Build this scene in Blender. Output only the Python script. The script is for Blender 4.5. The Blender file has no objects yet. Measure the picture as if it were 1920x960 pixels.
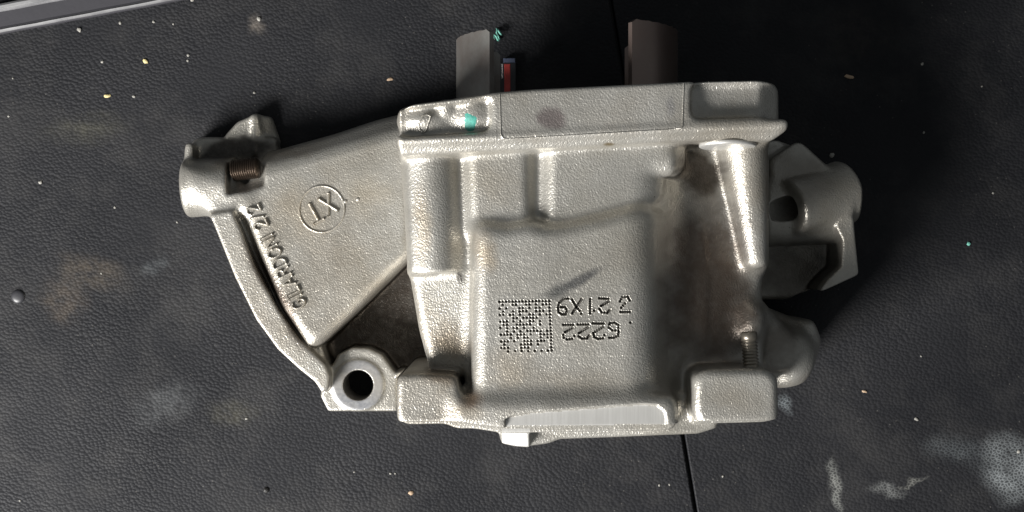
import bpy, math, random
import numpy as np
from mathutils import Vector, Matrix

random.seed(7)
rng = np.random.default_rng(11)
scene = bpy.context.scene
C = scene.collection

# ------------------------------------------------------------------ camera
# units: metres.  The casting is modelled in millimetres and scaled by MM.
MM = 0.001
CAM_H = 650.0                                    # camera height above the mat, mm
def S(z):                                        # mm per photo pixel at height z
    return 0.2 * (CAM_H - z) / 550.0
def W(px, py, z=0.0):                            # photo pixel at a known height -> mm
    s = S(z)
    return ((px - 960) * s, (480 - py) * s, z)

cam_d = bpy.data.cameras.new("camera")
cam = bpy.data.objects.new("camera", cam_d)
C.objects.link(cam)
cam.location = (0, 0, CAM_H * MM)
cam_d.sensor_width = 36
cam_d.angle = 2 * math.atan(192 / 550.0)
cam_d.clip_start = 0.01
cam_d.clip_end = 20
scene.camera = cam

# ------------------------------------------------------------------ light
world = bpy.data.worlds.new("World")
scene.world = world
world.use_nodes = True
world.node_tree.nodes["Background"].inputs[0].default_value = (0.90, 0.96, 1.0, 1)
world.node_tree.nodes["Background"].inputs[1].default_value = 0.15

def area(name, loc, target, sx, sy, power, col):
    l = bpy.data.lights.new(name, 'AREA')
    l.shape = 'RECTANGLE'; l.size = sx; l.size_y = sy
    l.energy = power; l.color = col
    o = bpy.data.objects.new(name, l); C.objects.link(o)
    o.location = loc
    d = Vector(target) - Vector(loc)
    o.rotation_euler = d.to_track_quat('-Z', 'Y').to_euler()
    return o
# workshop doorway: low daylight from the lower left
area("window_light", (-0.82, -0.74, 0.70), (-0.04, -0.02, 0.05), 0.54, 0.46, 57.0, (1.0, 0.985, 0.96))

vs = scene.view_settings
vs.view_transform = 'Standard'; vs.look = 'None'; vs.gamma = 1; vs.exposure = 0
vs.use_curve_mapping = False
scene.render.engine = 'CYCLES'
scene.cycles.use_denoising = True
scene.cycles.max_bounces = 6

# ------------------------------------------------------------------ node helpers
class NT:
    def __init__(self, name):
        self.m = bpy.data.materials.new(name); self.m.use_nodes = True
        self.t = self.m.node_tree; self.n = self.t.nodes
        self.b = self.n["Principled BSDF"]
        self.dim = '3D'; tc = self.n.new("ShaderNodeTexCoord"); self.co = tc.outputs["Object"]
    def link(self, a, b): self.t.links.new(a, b)
    def setin(self, sock, v):
        if hasattr(v, "is_linked") or isinstance(v, bpy.types.NodeSocket): self.link(v, sock)
        else: sock.default_value = v
    def noise(self, scale, detail=3, rough=0.5, vec=None, dist=0.0):
        n = self.n.new("ShaderNodeTexNoise")
        n.inputs["Scale"].default_value = scale; n.inputs["Detail"].default_value = detail
        n.inputs["Roughness"].default_value = rough; n.inputs["Distortion"].default_value = dist
        self.link(vec or self.co, n.inputs["Vector"]); return n.outputs["Fac"]
    def voro(self, scale, feature='F1', vec=None, rand=1.0, smooth=None):
        n = self.n.new("ShaderNodeTexVoronoi"); n.feature = feature; n.voronoi_dimensions = self.dim
        n.inputs["Scale"].default_value = scale; n.inputs["Randomness"].default_value = rand
        if smooth is not None and "Smoothness" in n.inputs: n.inputs["Smoothness"].default_value = smooth
        self.link(vec or self.co, n.inputs["Vector"]); return n.outputs["Distance"]
    def ramp(self, fac, stops):
        n = self.n.new("ShaderNodeValToRGB"); e = n.color_ramp.elements
        while len(e) < len(stops): e.new(0.5)
        for i, (p, c) in enumerate(stops):
            e[i].position = p
            e[i].color = (c, c, c, 1) if isinstance(c, (int, float)) else (*c, 1)
        self.link(fac, n.inputs[0]); return n.outputs[0]
    def mix(self, fac, a, b, mode='MIX'):
        n = self.n.new("ShaderNodeMix"); n.data_type = 'RGBA'; n.blend_type = mode
        for s, v in ((n.inputs[0], fac), (n.inputs[6], a), (n.inputs[7], b)):
            if isinstance(v, tuple): s.default_value = (*v, 1)
            else: self.setin(s, v)
        return n.outputs[2]
    def math(self, op, a, b=0.0, c=None, clamp=False):
        n = self.n.new("ShaderNodeMath"); n.operation = op; n.use_clamp = clamp
        self.setin(n.inputs[0], a); self.setin(n.inputs[1], b)
        if c is not None: self.setin(n.inputs[2], c)
        return n.outputs[0]
    def mapping(self, scale=(1, 1, 1), rot=(0, 0, 0), loc=(0, 0, 0), vec=None):
        n = self.n.new("ShaderNodeMapping")
        n.inputs["Scale"].default_value = scale; n.inputs["Rotation"].default_value = rot
        n.inputs["Location"].default_value = loc
        self.link(vec or self.co, n.inputs["Vector"]); return n.outputs[0]
    def blob(self, cx, cy, rx, ry, rot=0.0, inner=0.3, wob=0.0):
        """soft elliptical mask round a point of the surface (metres), 1 inside"""
        v = self.co
        if wob:
            nn = getattr(self, "wobnode", None)
            if nn is None:
                nn = self.n.new("ShaderNodeTexNoise"); nn.inputs["Scale"].default_value = 90
                nn.inputs["Detail"].default_value = 4
                self.link(self.co, nn.inputs["Vector"]); self.wobnode = nn
            sc = self.n.new("ShaderNodeVectorMath"); sc.operation = 'MULTIPLY_ADD'
            self.link(nn.outputs["Color"], sc.inputs[0]); sc.inputs[1].default_value = (wob, wob, 0)
            self.link(self.co, sc.inputs[2]); v = sc.outputs[0]
            cx += wob * .5; cy += wob * .5
        ca, sa = math.cos(rot), math.sin(rot)
        # rotate then scale:  p' = R(-rot)(p - c) / r
        sep = self.n.new("ShaderNodeSeparateXYZ"); self.link(v, sep.inputs[0])
        dx = self.math('SUBTRACT', sep.outputs[0], cx); dy = self.math('SUBTRACT', sep.outputs[1], cy)
        u = self.math('ADD', self.math('MULTIPLY', dx, ca / rx), self.math('MULTIPLY', dy, sa / rx))
        w = self.math('ADD', self.math('MULTIPLY', dx, -sa / ry), self.math('MULTIPLY', dy, ca / ry))
        d = self.math('SQRT', self.math('ADD', self.math('MULTIPLY', u, u), self.math('MULTIPLY', w, w)))
        mr = self.n.new("ShaderNodeMapRange"); mr.interpolation_type = 'SMOOTHSTEP'
        self.link(d, mr.inputs[0])
        mr.inputs[1].default_value = 1.0; mr.inputs[2].default_value = inner
        mr.inputs[3].default_value = 0.0; mr.inputs[4].default_value = 1.0
        return mr.outputs[0]
    def bump(self, h, strength, dist, prev=None):
        n = self.n.new("ShaderNodeBump"); n.inputs["Strength"].default_value = strength
        n.inputs["Distance"].default_value = dist
        self.link(h, n.inputs["Height"])
        if prev is not None: self.link(prev, n.inputs["Normal"])
        return n.outputs[0]
    def out(self, col=None, rough=None, metal=None, normal=None, spec=None):
        if col is not None:
            if isinstance(col, tuple): self.b.inputs["Base Color"].default_value = (*col, 1)
            else: self.link(col, self.b.inputs["Base Color"])
        if rough is not None: self.setin(self.b.inputs["Roughness"], rough)
        if metal is not None: self.setin(self.b.inputs["Metallic"], metal)
        if spec is not None: self.setin(self.b.inputs["Specular IOR Level"], spec)
        if normal is not None: self.link(normal, self.b.inputs["Normal"])
        return self.m

def mm(px, py, z):                                # pixel at height -> metres xy
    x, y, _ = W(px, py, z); return x * MM, y * MM

# ------------------------------------------------------------------ materials
def mat_cast(name, stains=True):
    t = NT(name)
    big = t.noise(26, 4, 0.6)
    fine = t.noise(420, 3, 0.6)
    col = t.mix(t.ramp(big, [(0.40, 0.0), (0.68, 1.0)]), (0.43, 0.415, 0.38), (0.36, 0.34, 0.298))
    col = t.mix(t.math('MULTIPLY', t.ramp(fine, [(0.35, 0.0), (0.7, 1.0)]), 0.35), col, (0.32, 0.308, 0.28))
    # brown oil film in broad irregular patches
    oil = t.ramp(t.noise(17, 6, 0.62, vec=t.mapping(loc=(3.1, 1.7, .4))), [(0.52, 0.0), (0.72, 1.0)])
    col = t.mix(t.math('MULTIPLY', oil, 0.65), col, (0.27, 0.23, 0.175))
    # tiny black specks, pores filled with dirt
    sp = t.ramp(t.voro(260), [(0.045, 1.0), (0.09, 0.0)])
    spm = t.ramp(t.noise(40, 3), [(0.50, 0.0), (0.62, 1.0)])
    col = t.mix(t.math('MULTIPLY', t.math('MULTIPLY', sp, spm), 0.8), col, (0.06, 0.055, 0.05))
    at = t.n.new("ShaderNodeAttribute"); at.attribute_name = "stain"  # real stains and painted shade together
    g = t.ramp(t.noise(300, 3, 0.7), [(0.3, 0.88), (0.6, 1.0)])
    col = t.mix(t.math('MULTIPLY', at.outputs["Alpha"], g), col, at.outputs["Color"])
    worm = t.noise(1300, 2, 0.55, vec=t.mapping(scale=(1, 0.75, 1), rot=(0, 0, 0.6)), dist=0.5)
    grain = t.voro(1500)
    nb = t.bump(worm, 0.52, 0.00036)
    nb = t.bump(grain, 0.30, 0.0003, nb)
    nb = t.bump(t.noise(110, 3), 0.18, 0.0009, nb)
    rough = t.math('ADD', t.math('MULTIPLY', t.noise(45, 4, .65), 0.36), 0.20)
    return t.out(col, rough, 0.66, nb)

STAINS_SHADE = [  # px, py, z, rx, ry (mm), rotation, colour, strength, inner; real stains plus painted shade
    (1060, 715, 100, 40, 8, 0.0, (0.24, 0.21, 0.165), 0.5, 0.0),
    (950, 690, 100, 12, 12, 0.0, (0.30, 0.245, 0.17), 0.45, 0.0),
    (1180, 470, 100, 22, 14, 0.3, (0.29, 0.265, 0.225), 0.4, 0.0),
    (660, 300, 30, 28, 10, 0.2, (0.27, 0.24, 0.19), 0.45, 0.0),
    (930, 345, 95, 14, 14, 0.0, (0.33, 0.285, 0.215), 0.4, 0.0),
    (1380, 745, 102, 18, 10, 0.0, (0.29, 0.25, 0.19), 0.4, 0.0),
    (1500, 330, 46, 26, 16, 0.0, (0.17, 0.15, 0.125), 0.6, 0.1),
    (1480, 520, 24, 30, 20, 0.0, (0.05, 0.042, 0.034), 0.8, 0.3),
    (1450, 640, 48, 22, 14, 0.4, (0.10, 0.08, 0.06), 0.65, 0.2),
    (1085, 527, 100, 15.5, 2.6, 0.49, (0.10, 0.10, 0.10), 0.92, 0.25),   # grey rub mark
    (1045, 548, 100, 8.5, 4.2, 0.49, (0.13, 0.13, 0.125), 0.85, 0.1),
    (1120, 600, 100, 17, 4.5, 0.05, (0.22, 0.215, 0.20), 0.45, 0.1),
    (850, 640, 90, 9, 14, 0.3, (0.22, 0.17, 0.115), 0.75, 0.1),
    (830, 700, 88, 11, 5, 0.0, (0.13, 0.10, 0.07), 0.8, 0.2),
    (885, 745, 97, 7, 5, 0.4, (0.25, 0.15, 0.085), 0.7, 0.1),
    (905, 470, 99, 7, 13, 0.1, (0.40, 0.32, 0.22), 0.6, 0.1),
    (790, 420, 98, 5, 22, 0.0, (0.38, 0.31, 0.22), 0.55, 0.1),
    (560, 400, 29, 16, 20, 0.3, (0.42, 0.36, 0.27), 0.5, 0.0),
    (690, 360, 30, 14, 12, 0.0, (0.40, 0.35, 0.27), 0.45, 0.0),
    (1325, 530, 80, 27, 46, 0.0, (0.052, 0.040, 0.032), 0.96, 0.25),  # flank grime, darkened further to paint in its shade
    (500, 290, 26, 40, 6, 0.2, (0.20, 0.165, 0.12), 0.6, 0.2),
    (1032, 219, 103, 7.5, 5.5, 0.0, (0.19, 0.16, 0.155), 0.9, 0.5),     # smudge on the plate
    (1258, 200, 103, 2.5, 6.0, 0.0, (0.24, 0.235, 0.24), 0.6, 0.1),
    (1140, 271, 100, 3.0, 0.8, 0.0, (0.16, 0.12, 0.06), 0.9, 0.3),
    (862, 520, 92, 1.6, 4.0, 0.2, (0.05, 0.045, 0.04), 0.9, 0.3),
    (1315, 320, 82, 12, 14, 0.0, (0.055, 0.044, 0.034), 0.95, 0.5),
    (870, 770, 97, 10, 4, 0.0, (0.34, 0.29, 0.22), 0.5, 0.2),
    (700, 600, 4, 44, 40, 0.5, (0.036, 0.027, 0.020), 0.96, 0.7),       # oily grime with the pocket's shade painted in
    (524, 552, 22, 4.5, 40, 0.53, (0.055, 0.040, 0.030), 0.9, 0.3),  # groove grime with the groove's shade painted in
    (440, 284, 12, 24, 7, 0.1, (0.035, 0.030, 0.026), 0.95, 0.5),  # shade on the boss's upper side, painted as dark colour
    (1340, 560, 70, 24, 40, 0.0, (0.13, 0.10, 0.078), 0.7, 0.4),  # second flank layer: brown grime and painted shade together
    (440, 305, 24, 12, 5, 0.2, (0.14, 0.115, 0.085), 0.6, 0.1),
]
M = {}
M['cast'] = mat_cast("cast_aluminium")

def mat_machined():
    t = NT("machined_aluminium")
    v = t.mapping(scale=(1, 0.04, 1))
    streak = t.noise(1400, 3, 0.6, vec=v)
    col = t.mix(t.ramp(streak, [(0.35, 0.0), (0.65, 1.0)]), (0.53, 0.52, 0.495), (0.60, 0.59, 0.565))
    nb = t.bump(streak, 0.06, 0.0003)
    return t.out(col, 0.34, 0.6, nb)
M['machined'] = mat_machined()

def mat_seat():
    t = NT("machined_seat_ring")
    a = t.noise(700, 4, 0.7); b = t.noise(60, 4)
    col = t.mix(t.ramp(a, [(0.35, 0.0), (0.65, 1.0)]), (0.21, 0.215, 0.23), (0.34, 0.34, 0.345))
    col = t.mix(t.ramp(b, [(0.45, 0.0), (0.7, 0.6)]), col, (0.36, 0.33, 0.28))
    return t.out(col, 0.40, 0.6, t.bump(a, 0.2, 0.0003))
M['seat'] = mat_seat()

def mat_liner():
    t = NT("liner_steel")
    a = t.noise(60, 5, 0.6); f = t.noise(900, 3, 0.6)
    col = t.mix(a, (0.30, 0.29, 0.27), (0.42, 0.41, 0.385))
    col = t.mix(t.math('MULTIPLY', f, 0.4), col, (0.12, 0.115, 0.11))
    col = t.mix(t.ramp(t.noise(28, 4, 0.6), [(0.42, 0.0), (0.65, 0.7)]), col, (0.16, 0.105, 0.085))
    scr = t.noise(1300, 2, 0.6, vec=t.mapping(scale=(1, .05, 1)))
    return t.out(col, 0.34, 0.75, t.bump(scr, 0.10, 0.0003, t.bump(f, 0.10, 0.0003)))
M['liner'] = mat_liner()

def mat_liner_brown():
    t = NT("liner_steel_brown")  # darker, browner steel for the right skirt
    a = t.noise(40, 5, 0.6)
    col = t.mix(a, (0.17, 0.115, 0.10), (0.26, 0.215, 0.19))
    scr = t.noise(1300, 2, 0.6, vec=t.mapping(scale=(1, .05, 1)))
    return t.out(col, 0.28, 0.75, t.bump(scr, 0.10, 0.0003))
M['liner_brown'] = mat_liner_brown()
def mat_simple(name, col, rough, metal=0.0, scale=300, var=0.35, bump=0.2, dist=0.0003):
    t = NT(name)
    f = t.noise(scale, 4, 0.6)
    c2 = tuple(x * (1 - var) for x in col)
    c = t.mix(t.ramp(f, [(0.3, 0.0), (0.7, 1.0)]), col, c2)
    return t.out(c, rough, metal, t.bump(f, bump, dist))
M['stud_brown'] = mat_simple("oily_thread_steel", (0.085, 0.062, 0.046), 0.36, 0.8)
M['stud'] = mat_simple("stud_steel", (0.32, 0.285, 0.235), 0.35, 0.8)
M['hole'] = mat_simple("shaded_bore_metal", (0.28, 0.265, 0.245), 0.5, 0.6)  # bore metal kept darker to paint in the shade inside the eye
M['paint'] = mat_simple("green_paint", (0.06, 0.31, 0.25), 0.6, 0.0, 900, 0.35, 0.5)
M['rail'] = mat_simple("rail_plastic", (0.030, 0.030, 0.034), 0.42, 0.0, 200, 0.3, 0.15)
M['crumb_pale'] = mat_simple("pale_grit", (0.27, 0.26, 0.235), 0.7)
M['crumb_yellow'] = mat_simple("yellow_grit", (0.55, 0.46, 0.22), 0.7)
M['crumb_tan'] = mat_simple("tan_grit", (0.42, 0.30, 0.20), 0.7)
M['crumb_green'] = mat_simple("green_grit", (0.20, 0.55, 0.45), 0.6)
M['crumb_dark'] = mat_simple("dark_grit", (0.012, 0.011, 0.010), 0.6)
M['red'] = mat_simple("reflection_red", (0.60, 0.07, 0.06), 0.5)  # colours of the stand-in reflection
M['white'] = mat_simple("reflection_white", (0.75, 0.74, 0.72), 0.5)
M['blue'] = mat_simple("reflection_blue", (0.10, 0.12, 0.19), 0.5)

def mat_rubber(name, seed):
    t = NT(name); t.dim = '2D'
    # leather-like moulded grain: cells stretched and warped
    vec = t.mapping(scale=(1.0, 1.25, 1), rot=(0, 0, 0.35 if seed else -0.5), loc=(seed * .37, 0, 0))
    wn = t.n.new("ShaderNodeTexNoise"); wn.inputs["Scale"].default_value = 260
    t.link(vec, wn.inputs["Vector"])
    ad = t.n.new("ShaderNodeVectorMath"); ad.operation = 'MULTIPLY_ADD'
    t.link(wn.outputs["Color"], ad.inputs[0]); ad.inputs[1].default_value = (0.0012,) * 3; t.link(vec, ad.inputs[2])
    cells = t.voro(640, vec=ad.outputs[0])
    edge = t.voro(640, 'DISTANCE_TO_EDGE', vec=ad.outputs[0])
    hgt = t.ramp(cells, [(0.0, 1.0), (0.2, 0.92), (0.5, 0.45), (0.8, 0.0)])
    wear = t.noise(14, 5, 0.6)
    amp = t.ramp(t.noise(22, 4, 0.6, vec=t.mapping(loc=(5, 2, 0))), [(0.3, 0.45), (0.65, 1.0)])
    hgt2 = t.math('MULTIPLY', hgt, amp)
    big = t.noise(9, 5, 0.62)
    col = t.mix(t.ramp(big, [(0.36, 0.0), (0.66, 1.0)]), (0.0098, 0.0102, 0.0120), (0.0178, 0.0180, 0.0200))
    dust = t.ramp(t.noise(30, 6, 0.7, vec=t.mapping(loc=(1, 7, 0))), [(0.48, 0.0), (0.75, 1.0)])
    col = t.mix(t.math('MULTIPLY', dust, 0.35), col, (0.055, 0.053, 0.051))
    sme = t.ramp(t.noise(170, 5, 0.7), [(0.35, 0.15), (0.65, 1.0)])
    gro = t.math('MULTIPLY', t.ramp(edge, [(0.04, 1.0), (0.30, 0.25)]), t.ramp(t.noise(70, 4, 0.6), [(0.3, 0.35), (0.6, 1.0)]))
    for (px, py, rx, ry, a, c, f, inn, mode) in MAT_STAINS[seed]:
        x, y = mm(px, py, 0)
        k = t.blob(x, y, rx * MM, ry * MM, a, inn, 0.012)
        g = gro if mode == 'groove' else sme
        col = t.mix(t.math('MULTIPLY', t.math('MULTIPLY', k, g), f), col, c)
    sp = t.ramp(t.voro(130), [(0.02, 1.0), (0.05, 0.0)])
    spm = t.ramp(t.noise(25, 3), [(0.52, 0.0), (0.60, 1.0)])
    col = t.mix(t.math('MULTIPLY', t.math('MULTIPLY', sp, spm), 0.2), col, (0.26, 0.245, 0.22))
    nb = t.bump(hgt2, 0.30, 0.0008)
    nb = t.bump(t.noise(1500, 3, 0.6), 0.25, 0.0002, nb)
    rough = t.math('ADD', t.math('MULTIPLY', wear, 0.3), 0.44)
    return t.out(col, rough, 0.0, nb, 0.14)
MAT_STAINS = {
    0: [(170, 510, 22, 10, -0.35, (0.075, 0.062, 0.048), 0.7, 0.05, 'smear'),
        (120, 560, 14, 16, 0.5, (0.085, 0.068, 0.052), 0.55, 0.05, 'smear'),
        (480, 50, 6, 7, 0.3, (0.16, 0.14, 0.12), 0.6, 0.1, 'smear'),
        (160, 240, 26, 9, 0.1, (0.075, 0.072, 0.055), 0.5, 0.0, 'smear'),
        (310, 760, 22, 12, 0.4, (0.085, 0.088, 0.090), 0.55, 0.0, 'smear'),
        (440, 770, 16, 8, 0.0, (0.085, 0.080, 0.060), 0.5, 0.0, 'smear'),
        (290, 500, 9, 5, 0.4, (0.10, 0.11, 0.115), 0.45, 0.0, 'smear')],
    1: [(1895, 880, 17, 20, 0.5, (0.20, 0.215, 0.22), 0.95, 0.35, 'groove'),
        (1800, 850, 24, 9, -0.25, (0.10, 0.11, 0.115), 0.6, 0.0, 'groove'),
        (1568, 915, 4.0, 15, 0.18, (0.24, 0.245, 0.23), 0.85, 0.2, 'groove'),
        (1660, 920, 12, 4, -0.1, (0.20, 0.205, 0.20), 0.65, 0.1, 'groove'),
        (1715, 905, 9, 1.4, 0.35, (0.22, 0.22, 0.20), 0.7, 0.1, 'groove'),
        (1472, 760, 4, 8, 0.2, (0.17, 0.19, 0.20), 0.75, 0.1, 'groove'),
        (1600, 60, 30, 20, 0.2, (0.05, 0.045, 0.04), 0.4, 0.0, 'smear')],
}
M['rubber_0'] = mat_rubber("moulded_rubber", 0)
M['rubber_1'] = mat_rubber("moulded_rubber_right", 1)

# ------------------------------------------------------------------ object helpers
def link(name, me, parent=None, mat=None):
    o = bpy.data.objects.new(name, me); C.objects.link(o)
    if mat is not None:
        me.materials.clear(); me.materials.append(mat)
    if parent is not None: o.parent = parent
    return o
def tag(o, label=None, cat=None, group=None, kind=None):
    if label: o["label"] = label
    if cat: o["category"] = cat
    if group: o["group"] = group
    if kind: o["kind"] = kind
    return o
def mesh(name, v, f, smooth=True):
    me = bpy.data.meshes.new(name); me.from_pydata([tuple(p) for p in v], [], [tuple(q) for q in f])
    me.update()
    if smooth: me.polygons.foreach_set("use_smooth", [True] * len(me.polygons))
    return me

# ------------------------------------------------------------------ the bench: two rubber mats, edge rail
def slab(name, pts, z0, z1, mat, bev=0.8):
    """bevelled slab from a pixel polygon on the mat plane, mm"""
    P = [np.array(W(*p, 0)[:2]) for p in pts]
    n = len(P); cen = sum(P) / n
    V, F = [], []
    def ring(z, inset):
        i0 = len(V)
        for p in P:
            d = cen - p; d = d / np.linalg.norm(d)
            q = p + d * inset * 1.3
            V.append((q[0] * MM, q[1] * MM, z * MM))
        return i0
    r = [ring(z0, 0), ring(z1 - bev, 0), ring(z1 - bev * .3, bev * .3), ring(z1, bev)]
    for a, b in zip(r, r[1:]):
        for i in range(n): F.append((a + i, a + (i + 1) % n, b + (i + 1) % n, b + i))
    F.append(tuple(r[-1] + i for i in range(n))); F.append(tuple(r[0] + i for i in reversed(range(n))))
    me = mesh(name, V, F, smooth=False)
    return link(name, me, None, mat)
# seam runs (1143,-10) -> (1307,970)
def seam(y): return 1145 + (y / 960.0) * 160
mat_a = slab("rubber_mat", [(-900, -700), (seam(-700) - 3.2, -700), (seam(1700) - 3.2, 1700), (-900, 1700)], -8, 0, M['rubber_0'])
mat_b = slab("rubber_mat", [(seam(-700) + 3.2, -700), (2800, -700), (2800, 1700), (seam(1700) + 3.2, 1700)], -8, 0, M['rubber_1'])
for o in (mat_a, mat_b): o["kind"] = "structure"
base = slab("bench_top", [(-1000, -800), (2900, -800), (2900, 1800), (-1000, 1800)], -30, -8.01, M['rail'])
base["kind"] = "structure"

# moulded round stud in the left mat
def lathe(name, prof, n=32, mat=None, parent=None, loc=(0, 0, 0), axis=None):
    V, F = [], []
    for (r, z) in prof:
        for i in range(n):
            a = 2 * math.pi * i / n; V.append((r * math.cos(a) * MM, r * math.sin(a) * MM, z * MM))
    for j in range(len(prof) - 1):
        for i in range(n):
            a, b = j * n + i, j * n + (i + 1) % n
            F.append((a, b, b + n, a + n))
    F.append(tuple((len(prof) - 1) * n + i for i in range(n)))
    F.append(tuple(reversed(range(n))))
    me = mesh(name, V, F)
    at = me.attributes.new("stain", 'FLOAT_COLOR', 'POINT')
    at.data.foreach_set("color", np.zeros(len(V) * 4, np.float32))
    o = link(name, me, parent, mat)
    o.location = [c * MM for c in loc]
    if axis is not None:
        o.rotation_euler = Vector(axis).to_track_quat('Z', 'Y').to_euler()
    return o
lathe("moulded_button", [(3.2, -0.3), (3.1, 0.1), (2.8, 0.5), (2.1, 0.85), (1.2, 1.0), (0.2, 1.05)], 28,
      M['rail'], mat_a, W(34, 556, 0))

# edge rail along the far corner of the bench
def rail():
    A = np.array(W(-260, 114, 0)[:2]); B = np.array(W(760, -77, 0)[:2])
    d = (B - A); L = np.linalg.norm(d); d /= L; n = np.array([-d[1], d[0]])
    prof = [(0.0, 0.03), (0.0, 1.6), (0.5, 2.4), (1.6, 2.8), (2.1, 2.3), (3.0, 2.0), (9.5, 2.0), (10.4, 2.4), (10.9, 3.0),
            (12.0, 3.2), (12.9, 2.6), (13.2, 0.03)]
    V, F = [], []
    m = 40
    for i in range(m + 1):
        c = A + d * L * i / m
        for (u, z) in prof:
            w = 0.12 * math.sin(i * 1.7 + u)
            p = c + n * (u + w * 0.6); V.append((p[0] * MM, p[1] * MM, (z) * MM))
    k = len(prof)
    for i in range(m):
        for j in range(k):
            a = i * k + j; b = i * k + (j + 1) % k
            F.append((a, a + k, b + k, b))
    F.append(tuple(range(k))); F.append(tuple(m * k + j for j in reversed(range(k))))
    o = link("edge_rail", mesh("edge_rail", V, F, False), None, M['rail_edge'])
    tag(o, "smooth dark plastic edge rail with two pale raised lips beyond the mat", "rail")
t = NT("rail_pale_lips")
sepz = t.n.new("ShaderNodeSeparateXYZ"); t.link(t.co, sepz.inputs[0])
lip = t.ramp(t.math('MULTIPLY', sepz.outputs[2], 1000.0 / 4), [(0.54, 0.0), (0.68, 1.0)])  # raised lips paler than the rest of the rail
wn_ = t.ramp(t.noise(120, 4, 0.6), [(0.3, 0.35), (0.6, 1.0)])
M['rail_edge'] = t.out(t.mix(t.math('MULTIPLY', lip, wn_), (0.036, 0.035, 0.040), (0.17, 0.17, 0.172)), 0.45, 0.0,
                       t.bump(t.noise(300, 4), 0.2, 0.0004))
rail()

# ------------------------------------------------------------------ signed-distance casting
HV = 0.5                                         # voxel, mm
LO = np.array([-142.0, -90.0, -1.5]); HI = np.array([144.0, 76.0, 110.0])
N3 = np.ceil((HI - LO) / HV).astype(int) + 1
gx = LO[0] + HV * np.arange(N3[0]); gy = LO[1] + HV * np.arange(N3[1]); gz = LO[2] + HV * np.arange(N3[2])
FLD = np.full(tuple(N3), 12.0, np.float32)

def box_idx(lo, hi, mar):
    a = np.clip(np.floor((np.array(lo) - mar - LO) / HV).astype(int), 0, N3)
    b = np.clip(np.ceil((np.array(hi) + mar - LO) / HV).astype(int) + 1, 0, N3)
    return a, b
def combine(a, b, d, op, k):
    s = (slice(a[0], b[0]), slice(a[1], b[1]), slice(a[2], b[2]))
    f = FLD[s]
    if op == 'add':
        if k > 0:
            h = np.maximum(k - np.abs(f - d), 0.0) / k
            FLD[s] = np.minimum(f, d) - h * h * k * 0.25
        else: FLD[s] = np.minimum(f, d)
    else:
        d = -d
        if k > 0:
            h = np.maximum(k - np.abs(f - d), 0.0) / k
            FLD[s] = np.maximum(f, d) + h * h * k * 0.25
        else: FLD[s] = np.maximum(f, d)

def poly_sd(P, X, Y):
    d = np.full(X.shape, 1e9); sgn = np.ones(X.shape)
    n = len(P)
    for i in range(n):
        ax, ay = P[i]; bx, by = P[i - 1]
        ex, ey = bx - ax, by - ay
        wx, wy = X - ax, Y - ay
        t = np.clip((wx * ex + wy * ey) / (ex * ex + ey * ey + 1e-12), 0, 1)
        d = np.minimum(d, (wx - ex * t) ** 2 + (wy - ey * t) ** 2)
        c1 = Y >= ay; c2 = Y < by; c3 = ex * wy > ey * wx
        flip = (c1 & c2 & c3) | (~c1 & ~c2 & ~c3)
        sgn = np.where(flip, -sgn, sgn)
    return sgn * np.sqrt(d)

ZOFF = 0.0
def gk(sig):
    n = max(1, int(3 * sig)); w = np.exp(-0.5 * (np.arange(-n, n + 1) / sig) ** 2); return w / w.sum()
def blur2(A, sig):
    if sig < 0.4: return A
    w = gk(sig); n = len(w) // 2
    for ax in (0, 1):
        pad = [(n, n) if i == ax else (0, 0) for i in range(2)]
        B = np.pad(A, pad, mode='reflect', reflect_type='odd') if A.shape[ax] > n else np.pad(A, pad, mode='edge')
        A = sum(w[i] * (B[i:i + A.shape[0]] if ax == 0 else B[:, i:i + A.shape[1]]) for i in range(len(w)))
    return A
def prism(pts, z0, z1, r=1.5, op='add', k=2.5, zv=None, gr=None, bl=1.6):
    """rounded prism: pixel outline read at height zv, z from z0 to z1.
    gr=(px,py,dzdx,dzdy): tilt of the top face (bottom face when cutting) about a point"""
    if zv is not None: zv += ZOFF
    z1 = z1 + ZOFF; z0 = max(z0 + ZOFF, 0.3) if ZOFF else z0
    zt = z1 if op == 'add' else z0
    zv = zt if zv is None else zv
    P = [W(p[0], p[1], zv)[:2] for p in pts]
    A = np.array(P)
    top = max(z0, z1) + (12 if gr else 0)
    a, b = box_idx((A[:, 0].min(), A[:, 1].min(), min(z0, z1) - (12 if gr and op != 'add' else 0)),
                   (A[:, 0].max(), A[:, 1].max(), top), k + 2.5)
    X, Y = np.meshgrid(gx[a[0]:b[0]], gy[a[1]:b[1]], indexing='ij')
    d2 = (blur2(poly_sd(P, X, Y), bl / HV) + r).astype(np.float32)[:, :, None]
    Z = gz[a[2]:b[2]].astype(np.float32)[None, None, :]
    tz = np.zeros_like(X); den = 1.0
    if gr:
        cx, cy, _ = W(gr[0], gr[1], zv)
        tz = gr[2] * (X - cx) + gr[3] * (Y - cy); den = math.sqrt(1 + gr[2] ** 2 + gr[3] ** 2)
    tz = tz.astype(np.float32)[:, :, None]
    if op == 'add': dz = np.maximum((Z - (z1 + tz)) / den, z0 - Z) + r
    else: dz = np.maximum(Z - z1, ((z0 + tz) - Z) / den) + r
    d = np.sqrt(np.maximum(d2, 0) ** 2 + np.maximum(dz, 0) ** 2) + np.minimum(np.maximum(d2, dz), 0) - r
    combine(a, b, d, op, k)

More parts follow.
